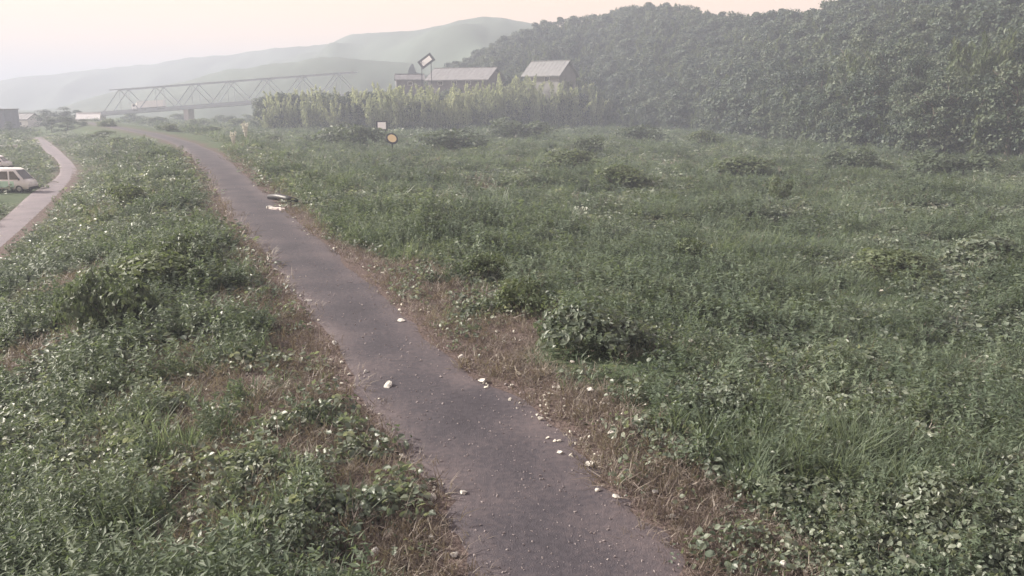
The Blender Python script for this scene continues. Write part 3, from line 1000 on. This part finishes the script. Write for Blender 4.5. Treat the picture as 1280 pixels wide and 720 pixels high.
BA, BB = make_bridge()

# ------------------------------------------------------------------ vehicles
def vehicle(name, label, cat, loc, rz, prof, W, belt, mat, panes, screens, wheels, group=None, stripe=None):
    """side profile (x, z) lofted across the width, narrowing above the belt line"""
    t = thing(name, label, cat, loc, rz, group)
    bm = bmesh.new()
    top = max(z for x, z in prof)
    def yw(z): return W / 2 - max(0, z - belt) / (top - belt) * W * .07
    rings = [[bm.verts.new((x, s * yw(z), z)) for x, z in prof] for s in (-1, 1)]
    n = len(prof)
    for k in range(n):
        bm.faces.new((rings[0][k], rings[0][(k + 1) % n], rings[1][(k + 1) % n], rings[1][k]))
    bm.faces.new(rings[0][::-1]); bm.faces.new(rings[1])
    bmesh.ops.bevel(bm, geom=[e for e in bm.edges if abs(e.verts[0].co.y - e.verts[1].co.y) < W * .3], offset=.06, segments=3, affect='EDGES')
    obj('body', bm_mesh(bm, 'body', True), mat, t)
    for pane in panes:                                       # side windows on both flanks
        for s in (-1, 1):
            bm = bmesh.new()
            f = [bm.verts.new((x, s * (yw(z) + .012), z)) for x, z in pane]
            g = [bm.verts.new((x, s * (yw(z) - .03), z)) for x, z in pane]
            m = len(pane)
            bm.faces.new(f); bm.faces.new(g[::-1])
            for k in range(m): bm.faces.new((f[k], f[(k + 1) % m], g[(k + 1) % m], g[k]))
            obj('window', bm_mesh(bm, 'window'), M['glass'], t)
    for nm, (x0, z0), (x1, z1) in screens:
        d = Vector((x1 - x0, 0, z1 - z0)).normalized(); nn = Vector((d.z, 0, -d.x)) * .015
        if nn.x * (x0) < 0: nn = -nn
        bm = bmesh.new()
        v = []
        for e in (nn, -nn * 2):
            v.append([bm.verts.new(Vector((x, s * (yw(z) - .1), z)) + e) for x, z, s in ((x0, z0, -1), (x0, z0, 1), (x1, z1, 1), (x1, z1, -1))])
        bm.faces.new(v[0]); bm.faces.new(v[1][::-1])
        for k in range(4): bm.faces.new((v[0][k], v[0][(k + 1) % 4], v[1][(k + 1) % 4], v[1][k]))
        obj(nm, bm_mesh(bm, nm), M['glass'], t)
    xmax, xmin = max(x for x, z in prof), min(x for x, z in prof)
    for s in (-1, 1):
        for wx, wr in wheels:
            bm = bmesh.new(); bmesh.ops.create_cone(bm, cap_ends=True, segments=20, radius1=wr, radius2=wr, depth=.2, matrix=Matrix.Translation((wx, s * (W / 2 - .09), wr)) @ Matrix.Rotation(math.pi / 2, 4, 'X'))
            w = obj('wheel', bm_mesh(bm, 'wheel'), M['black'], t)
            bm = bmesh.new(); bmesh.ops.create_cone(bm, cap_ends=True, segments=16, radius1=wr * .6, radius2=wr * .5, depth=.05, matrix=Matrix.Translation((wx, s * (W / 2 + .02), wr)) @ Matrix.Rotation(-s * math.pi / 2, 4, 'X'))
            obj('rim', bm_mesh(bm, 'rim'), M['rim'], w)
        obj('headlight', box_mesh((xmax - .02, s * (W / 2 - .25), .78), (.09, .28, .16), 0, .02), M['lamp'], t)
        obj('tail_light', box_mesh((xmin + .02, s * (W / 2 - .14), .9), (.08, .14, .3), 0, .02), M['red'], t)
        obj('side_mirror', box_mesh((xmax - .75, s * (W / 2 + .12), belt + .12), (.12, .2, .2), 0, .03), M['black'], t)
        if stripe:
            for x0, x1 in stripe:
                obj('side_panel', box_mesh(((x0 + x1) / 2, s * (W / 2 + .008), .82), (x1 - x0, .03, .62), 0, .008), M['mint'], t)
    obj('bumper', box_mesh((xmax + .02, 0, .42), (.14, W * .94, .22), 0, .04), M['black'], t)
    return t

van_prof = [(-2.3, .35), (-2.32, 1.1), (-2.2, 2.25), (-1.9, 2.36), (.9, 2.36), (1.2, 2.25), (1.95, 1.25), (2.3, 1.05), (2.36, .35)]
van_panes = [[(.62, 1.30), (1.62, 1.30), (1.05, 2.08), (.62, 2.08)], [(-.75, 1.30), (.45, 1.30), (.45, 2.08), (-.75, 2.08)], [(-2.08, 1.30), (-.92, 1.30), (-.92, 2.08), (-2.0, 2.08)]]
g = ground(46, 243)
vl = Vector((-2.36 + (36 - 640) / FPX * (g.y + 1.2), g.y + 2.2, 0)); vl.z = gz(vl.x, vl.y)
vehicle('parked_van', 'white van with pale green side panels parked beside the gravel road', 'van', vl, 0, van_prof, 1.8, 1.2, M['white'], van_panes,
        [('windscreen', (1.93, 1.30), (1.24, 2.18)), ('rear_window', (-2.33, 1.35), (-2.22, 2.1))], [(1.45, .36), (-1.45, .36)], None, [(-2.1, -.9), (-.75, .45), (.62, 1.0)])
car_prof = [(-1.75, .35), (-1.78, 1.0), (-1.6, 1.75), (-1.35, 1.85), (.55, 1.85), (.8, 1.75), (1.3, 1.08), (1.7, .95), (1.75, .35)]
car_panes = [[(-.05, 1.1), (1.0, 1.1), (.6, 1.62), (-.05, 1.62)], [(-1.4, 1.1), (-.2, 1.1), (-.2, 1.62), (-1.32, 1.62)]]
g = ground(17, 214)
cl = Vector((-1.75 + (17 - 640) / FPX * g.y, g.y, gz(-1.75 + (17 - 640) / FPX * g.y, g.y)))
vehicle('parked_car', 'small white boxy car parked behind the van at the left border', 'car', cl, R(8), car_prof, 1.55, 1.05, M['white'], car_panes,
        [('windscreen', (1.28, 1.13), (.83, 1.7)), ('rear_window', (-1.79, 1.1), (-1.63, 1.65))], [(1.1, .3), (-1.1, .3)])

# white lorry on the bridge deck
def lorry():
    s = (168 - 118) / (446 - 118)
    p = BA + (BB - BA) * s
    ang = math.asin((BB - BA).normalized().z)
    t = thing('lorry', 'long white lorry crossing the truss bridge', 'lorry', p + Vector((0, 0, .48)))
    t.rotation_euler = (0, -ang, 0)
    obj('trailer', box_mesh((7.6, 0, 2.35), (11.0, 2.5, 2.6), 0, .06), M['white'], t)
    bm = bmesh.new()
    prof = [(-.3, .6), (-.3, 1.7), (.1, 2.9), (1.7, 2.95), (1.7, .6)]
    r = [[bm.verts.new((x, s2 * 1.2, z)) for x, z in prof] for s2 in (-1, 1)]
    for k in range(5): bm.faces.new((r[0][k], r[0][(k + 1) % 5], r[1][(k + 1) % 5], r[1][k]))
    bm.faces.new(r[0][::-1]); bm.faces.new(r[1])
    cab = obj('cab', bm_mesh(bm, 'cab'), M['white'], t)
    for s2 in (-1, 1):
        obj('window', box_mesh((.75, s2 * 1.21, 2.2), (.9, .04, .8)), M['glass'], cab)
    obj('chassis', box_mesh((6.6, 0, .8), (13.0, 1.0, .3)), M['black'], t)
    for x in (.7, 4.2, 10.6, 11.9):
        for s2 in (-1, 1):
            bm = bmesh.new(); bmesh.ops.create_cone(bm, cap_ends=True, segments=16, radius1=.5, radius2=.5, depth=.3, matrix=Matrix.Translation((x, s2 * 1.05, .5)) @ Matrix.Rotation(math.pi / 2, 4, 'X'))
            obj('wheel', bm_mesh(bm, 'wheel'), M['black'], t)
lorry()

# ------------------------------------------------------------------ houses
def house(name, label, cat, c, rz, L, W, wall_h, rise, base, mr, mw, over=.7, windows=(), group=None):
    """gable house, ridge along local x; base = how far the walls go down below the eaves line"""
    t = thing(name, label, cat, c, rz, group)
    bm = bmesh.new()
    v = [bm.verts.new(p) for p in ((-L / 2, -W / 2, -base), (L / 2, -W / 2, -base), (L / 2, W / 2, -base), (-L / 2, W / 2, -base),
                                   (-L / 2, -W / 2, wall_h), (L / 2, -W / 2, wall_h), (L / 2, W / 2, wall_h), (-L / 2, W / 2, wall_h),
                                   (-L / 2, 0, wall_h + rise - .15), (L / 2, 0, wall_h + rise - .15))]
    for f in ((0, 1, 5, 4), (2, 3, 7, 6), (1, 2, 6, 9, 5), (3, 0, 4, 8, 7), (3, 2, 1, 0)):
        bm.faces.new([v[k] for k in f])
    obj('wall', bm_mesh(bm, 'wall'), mw, t)
    rf = None
    for s in (-1, 1):
        bm = bmesh.new()
        e = over
        k = rise / (W / 2)
        a = [(-L / 2 - e, 0, wall_h + rise), (L / 2 + e, 0, wall_h + rise), (L / 2 + e, s * (W / 2 + e), wall_h - e * k), (-L / 2 - e, s * (W / 2 + e), wall_h - e * k)]
        lo = [bm.verts.new(p) for p in a]; hi = [bm.verts.new((p[0], p[1], p[2] + .28)) for p in a]
        bm.faces.new(lo); bm.faces.new(hi[::-1])
        for q in range(4): bm.faces.new((lo[q], lo[(q + 1) % 4], hi[(q + 1) % 4], hi[q]))
        rf = obj('roof', bm_mesh(bm, 'roof'), mr, t)
        bm = bmesh.new()
        nr = max(3, int(L / 1.2))
        for q in range(nr + 1):                              # standing seams
            x = -L / 2 - e + (L + 2 * e) * q / nr
            bar(bm, (x, s * .1, wall_h + rise + .30 - .1 * k), (x, s * (W / 2 + e - .05), wall_h - e * k + .31), .08, .08)
        obj('seam', bm_mesh(bm, 'seam'), mr, rf)
    obj('ridge_cap', box_mesh((0, 0, wall_h + rise + .3), (L + 2 * over, .5, .22), 0, .04), mr, t)
    for (x, z, w, h) in windows:
        f = obj('window', box_mesh((x, -W / 2 - .03, z), (w + .2, .1, h + .2)), M['white'], t)
        obj('pane', box_mesh((x, -W / 2 - .07, z), (w, .06, h)), M['glass'], f)
    return t
D1 = 262
c = at(688, 92, D1)
house('house', 'house with pale grey pink gable roof behind the bamboo grove', 'house', (c.x, c.y, c.z - 3.0), R(-34), 12.5, 10.5, 2.6, 4.0, c.z + 1, M['roof'], M['wall'], .9, ((-3, 1.2, 1.6, 1.2), (2, 1.2, 1.6, 1.2)))
D2 = 268
c = at(582, 97, D2)
house('house', 'long low house with dull grey gable roof left of the pale roof', 'house', (c.x, c.y, c.z - 2.6), R(-24), 21, 12, 2.0, 3.4, c.z + 1, M['roof_dark'], M['wall_dark'], .9, ((-6, .8, 1.6, 1.1), (-1, .8, 1.6, 1.1), (4, .8, 1.6, 1.1)))
c = at(512, 100, 275)
house('shed', 'small grey shed at the left end of the long house', 'shed', (c.x, c.y, c.z - 2), R(10), 9, 6, 2.0, 1.6, c.z + 1, M['roof_dark'], M['wall_dark'], .4, ((0, .8, 1.4, .9),))
c = at(784, 112, 290)
house('greenhouse', 'low white roofed shed right of the pale roofed house', 'shed', (c.x, c.y, c.z - .8), R(-4), 7.0, 3.4, .9, .6, c.z + 1, M['white'], M['wall'], .2, ())
c = at(868, 106, 262)
house('shed', 'tiny white roofed shed at the forest corner', 'shed', (c.x, c.y, c.z - .8), R(14), 3.6, 2.4, .7, .4, c.z + 1, M['white'], M['wall'], .2, ())
# far left
c = at(-8, 150, 255)
t = thing('grey_building', 'flat roofed blue grey building at the left border', 'building', (c.x, c.y, LOW), R(6))
hb_ = at(0, 137, 255).z - LOW
obj('wall', box_mesh((0, 0, hb_ / 2), (11, 9, hb_), 0, .03), plain('grey cladding', (.20, .21, .26), .7, 0, .12, 1), t)
obj('roof', box_mesh((0, 0, hb_ + .12), (11.6, 9.6, .3), 0, .05), M['roof_dark'], t)
for k in range(3):
    f = obj('window', box_mesh((-3.4 + 3.2 * k, -4.55, hb_ * .62), (1.8, .14, 1.5)), M['white'], t)
    obj('pane', box_mesh((-3.4 + 3.2 * k, -4.62, hb_ * .62), (1.6, .1, 1.3)), M['glass'], f)
for k, (px, py, d, L_, lab) in enumerate(((30, 151, 285, 9, 'small hazy house with grey roof right of the flat roofed building'), (112, 152, 292, 7, 'small pale hut where the gravel path ends'))):
    c = at(px, py, d)
    house('house' if k == 0 else 'hut', lab, 'house' if k == 0 else 'hut', (c.x, c.y, LOW + .2), R(-14 + 30 * k), L_, L_ * .7, 3.0, 1.8, 1, M['roof_dark'] if k == 0 else M['white'], M['white'], .4, ((-1.6, 1.6, 1.2, 1.0), (1.4, 1.6, 1.2, 1.0)))
# low concrete wall beyond the parked car
a_, b_ = ground(-60, 192), ground(22, 188)
t = thing('low_wall', 'low pale concrete wall behind the parked white car', 'wall', a_)
bm = bmesh.new(); bar(bm, (0, 0, .2), b_ - a_ + Vector((0, 0, .2)), .3, 1.3); obj('wall_body', bm_mesh(bm, 'wall'), M['concrete'], t)
bm = bmesh.new(); bar(bm, (0, 0, .93), b_ - a_ + Vector((0, 0, .93)), .42, .14); obj('coping', bm_mesh(bm, 'coping'), M['white'], t)

# ------------------------------------------------------------------ signs in the field and on the roof
def board(name, label, cat, g, z0, w, h, tilt, roll, mat, round_=False, mark=None, legs=2):
    t = thing(name, label, cat, g, math.atan2(-g.x, g.y) * 1.0)
    def panel(scale, depth, y):
        bm = bmesh.new()
        if round_:
            bmesh.ops.create_cone(bm, cap_ends=True, segments=24, radius1=w / 2 * scale, radius2=w / 2 * scale * .97, depth=depth, matrix=Matrix.Translation((0, y, 0)) @ Matrix.Rotation(math.pi / 2, 4, 'X'))
        else:
            add_box(bm, (0, y, 0), (w * scale if scale < 1 else w, depth, h - w * (1 - scale)), 0, .02)
        bm.transform(Matrix.Translation((0, 0, z0 + h / 2)) @ Matrix.Rotation(roll, 4, 'Y') @ Matrix.Rotation(tilt, 4, 'X'))
        return bm_mesh(bm, 'panel')
    fr = obj('frame', panel(1.0, .10, .03), M['frame'], t)
    obj('panel', panel(.70, .08, -.03), mat, t)
    for k in range(legs):
        x = 0 if legs == 1 else (k - .5) * w * .6
        bm = bmesh.new(); tube(bm, [(x, .12, -.4), (x, .12, z0 + h * .5)], [.12, .12], 8); obj('post', bm_mesh(bm, 'post'), M['frame'], t)
    if mark: obj('notch_mark', box_mesh((-.05 * w, -.10, z0 + h * .25), (.16 * w, .03, .3 * h)), M['navy'], t)
    return t
g = ground(490, 191); g.y += .5
s = g.y / FPX
board('round_sign', 'small round cream sign with thick black rim on a post in the field', 'sign', g, (191 - 182) * s, 16 * s, 16 * s, R(-38), R(25), M['cream'], True, None, 1)
g = ground(478, 178)
s = g.y / FPX
board('white_sign', 'small square white sign with black frame in front of the bamboo', 'sign', g, (178 - 165) * s, 14 * s, 14 * s, R(-34), 0, M['white'], False, True)
c = at(533, 81, 262)
s = .262
t = board('tilted_panel', 'tilted white panel with black edge raised on poles above the long house', 'panel', Vector((c.x, c.y, c.z - 8)), 7.6, 19 * s, 12 * s, R(-25), R(-36), M['white'], False, None, 2)

# ------------------------------------------------------------------ stones and slab
stone_mesh = []
for k in range(6):
    p = pebble(40 + k, .5 + .06 * k); p.materials.append(M['stone']); stone_mesh.append(p)
stones = [  # px, py, width px, label
    (502, 403, 17, 'flat pale stone lying alone on the gravel path'),
    (457, 467, 12, 'small pale stone on the path below the flat stone'),
    (486, 484, 22, 'reddish pale stone pair half sunk across the path'),
    (522, 613, 24, 'bright cream stone with dark stone beside it at the left path edge'),
    (540, 624, 20, 'dull grey stone touching the bright cream stone at the path edge'),
    (579, 619, 18, 'bright stone alone on the path right of the cream stone'),
    (568, 696, 18, 'white stone at the bottom left edge of the path'),
    (473, 562, 15, 'pale stone among dry grass left of the path'),
    (503, 573, 12, 'small pale stone beside the path above the cream stone'),
    (603, 478, 20, 'whitish stone at the right path edge beside bright leaves'),
    (577, 449, 17, 'white stone at the tip of the weeds right of the path'),
    (736, 583, 22, 'yellowish stone with dark shadow at the right path edge'),
    (766, 549, 20, 'grey white stone in the weeds above the yellowish stone'),
    (748, 616, 13, 'small dull stone below the yellowish stone'),
    (818, 618, 17, 'pale stone on the reddish soil right of the path'),
    (839, 648, 16, 'white stone with dark side on the reddish soil'),
    (771, 624, 14, 'dark flat stone between the path and the reddish soil'),
    (700, 568, 14, 'grey stone at the right edge of the path near the bend'),
    (738, 494, 16, 'pale stone in the weeds above the path widening'),
    (222, 693, 20, 'white stone at the bottom of the left slope, upper of two'),
    (220, 706, 20, 'white stone at the bottom of the left slope, lower of two'),
    (8, 662, 16, 'white stone at the left border of the slope'),
    (240, 660, 15, 'small white stone above the two white stones'),
    (117, 629, 15, 'pale stone among bright leaves on the left slope'),
    (133, 697, 16, 'greenish pale stone near the lower left corner'),
    (349, 569, 15, 'white stone in the weeds left of the path'),
    (328, 688, 22, 'pale flat stone at the bottom left of the path'),
    (1082, 656, 20, 'cream stone in the weeds at the lower right'),
    (1160, 654, 20, 'grey white stone among leaves at the lower right'),
    (932, 592, 16, 'white stone in the weeds right of the reddish soil'),
    (978, 716, 18, 'white stone at the bottom border right of the reddish soil'),
    (1130, 709, 18, 'white stone at the bottom border in the weeds'),
    (385, 378, 13, 'pale stone at the left path edge beside the weeds'),
    (418, 430, 12, 'small pale stone at the left path edge below the bend'),
    (468, 700, 20, 'pale stone in dry grass at the bottom left path edge'),
    (540, 675, 18, 'grey pale stone left of the path near the bottom'),
    (430, 292, 12, 'yellowish pale stone in the weeds right of the far path'),
    (567, 265, 10, 'small bright stone in the middle of the field'),
]
for k, (px, py, w, lab) in enumerate(stones):
    g = ground(px, py)
    d = (g - Vector((0, 0, CAM_H))).length
    s = w / FPX * d * .68
    cl, sd = seg_dist(np.array([g.x]), np.array([g.y]), PC)
    lift = .035 if cl[0] < 2.0 else .12
    o = obj('stone', stone_mesh[k % 6], None, None, g + Vector((0, 0, lift + s * .05)), (rnd.uniform(-.2, .2), rnd.uniform(-.2, .2), rnd.uniform(0, 6.28)), s)
    tag(o, lab, 'stone', 'pale stones along the path')
g = ground(345, 262)
t = thing('broken_slab', 'broken pale concrete slab at the right edge of the far path', 'slab', g, R(-38), None, .62)
def slab(pts, z0, z1):
    bm = bmesh.new()
    a = [bm.verts.new((x, y, z0)) for x, y in pts]; b = [bm.verts.new((x * .96, y * .96, z1 + .04 * math.sin(k * 2.1))) for k, (x, y) in enumerate(pts)]
    m = len(pts)
    bm.faces.new(a[::-1]); bm.faces.new(b)
    for k in range(m): bm.faces.new((a[k], a[(k + 1) % m], b[(k + 1) % m], b[k]))
    return bm_mesh(bm, 'slab')
obj('slab_piece', slab([(-.8, -.25), (-.2, -.35), (.5, -.3), (.8, -.1), (.6, .2), (-.2, .25), (-.7, .15)], -.1, .20), M['concrete'], t)
obj('slab_piece', slab([(.9, -.3), (1.3, -.35), (1.5, -.1), (1.2, .2), (.95, .1)], -.1, .2), M['concrete'], t)
obj('slab_piece', slab([(-1.4, -.1), (-1.1, -.25), (-.85, .1), (-1.1, .4), (-1.35, .25)], -.1, .22), M['stone'], t)
g = ground(350, 255)
bm = bmesh.new(); tube(bm, [(-1.3, 0, .22), (-.4, .06, .26), (.5, -.04, .24), (1.4, .05, .16)], [.16, .22, .2, .12], 9)
lg = obj('log', bm_mesh(bm, 'log', True), M['frame'], None, g + Vector((.1, .1, .12)), (0, 0, R(-38)))
tag(lg, 'black log lying behind the broken slab', 'log')

# ------------------------------------------------------------------ haze
hz = bpy.data.materials.new('haze')
hz.use_nodes = True
hn, hl = hz.node_tree.nodes, hz.node_tree.links
hn.remove(hn['Principled BSDF'])
pv = hn.new('ShaderNodeVolumePrincipled')
pv.inputs['Color'].default_value = (.535, .585, .70, 1)
pv.inputs['Density'].default_value = HAZE_DENSITY
pv.inputs['Anisotropy'].default_value = .1
hl.new(pv.outputs[0], hn['Material Output'].inputs['Volume'])
zt = 110.0
hb2 = box_mesh((0, 1700, (zt - 14) / 2), (7400, 3900, zt + 14))
ho = obj('haze', hb2, hz)
tag(ho, kind='stuff')
SC.cycles.volume_bounces = 1
SC.cycles.max_bounces = 6
SC.cycles.transparent_max_bounces = 8
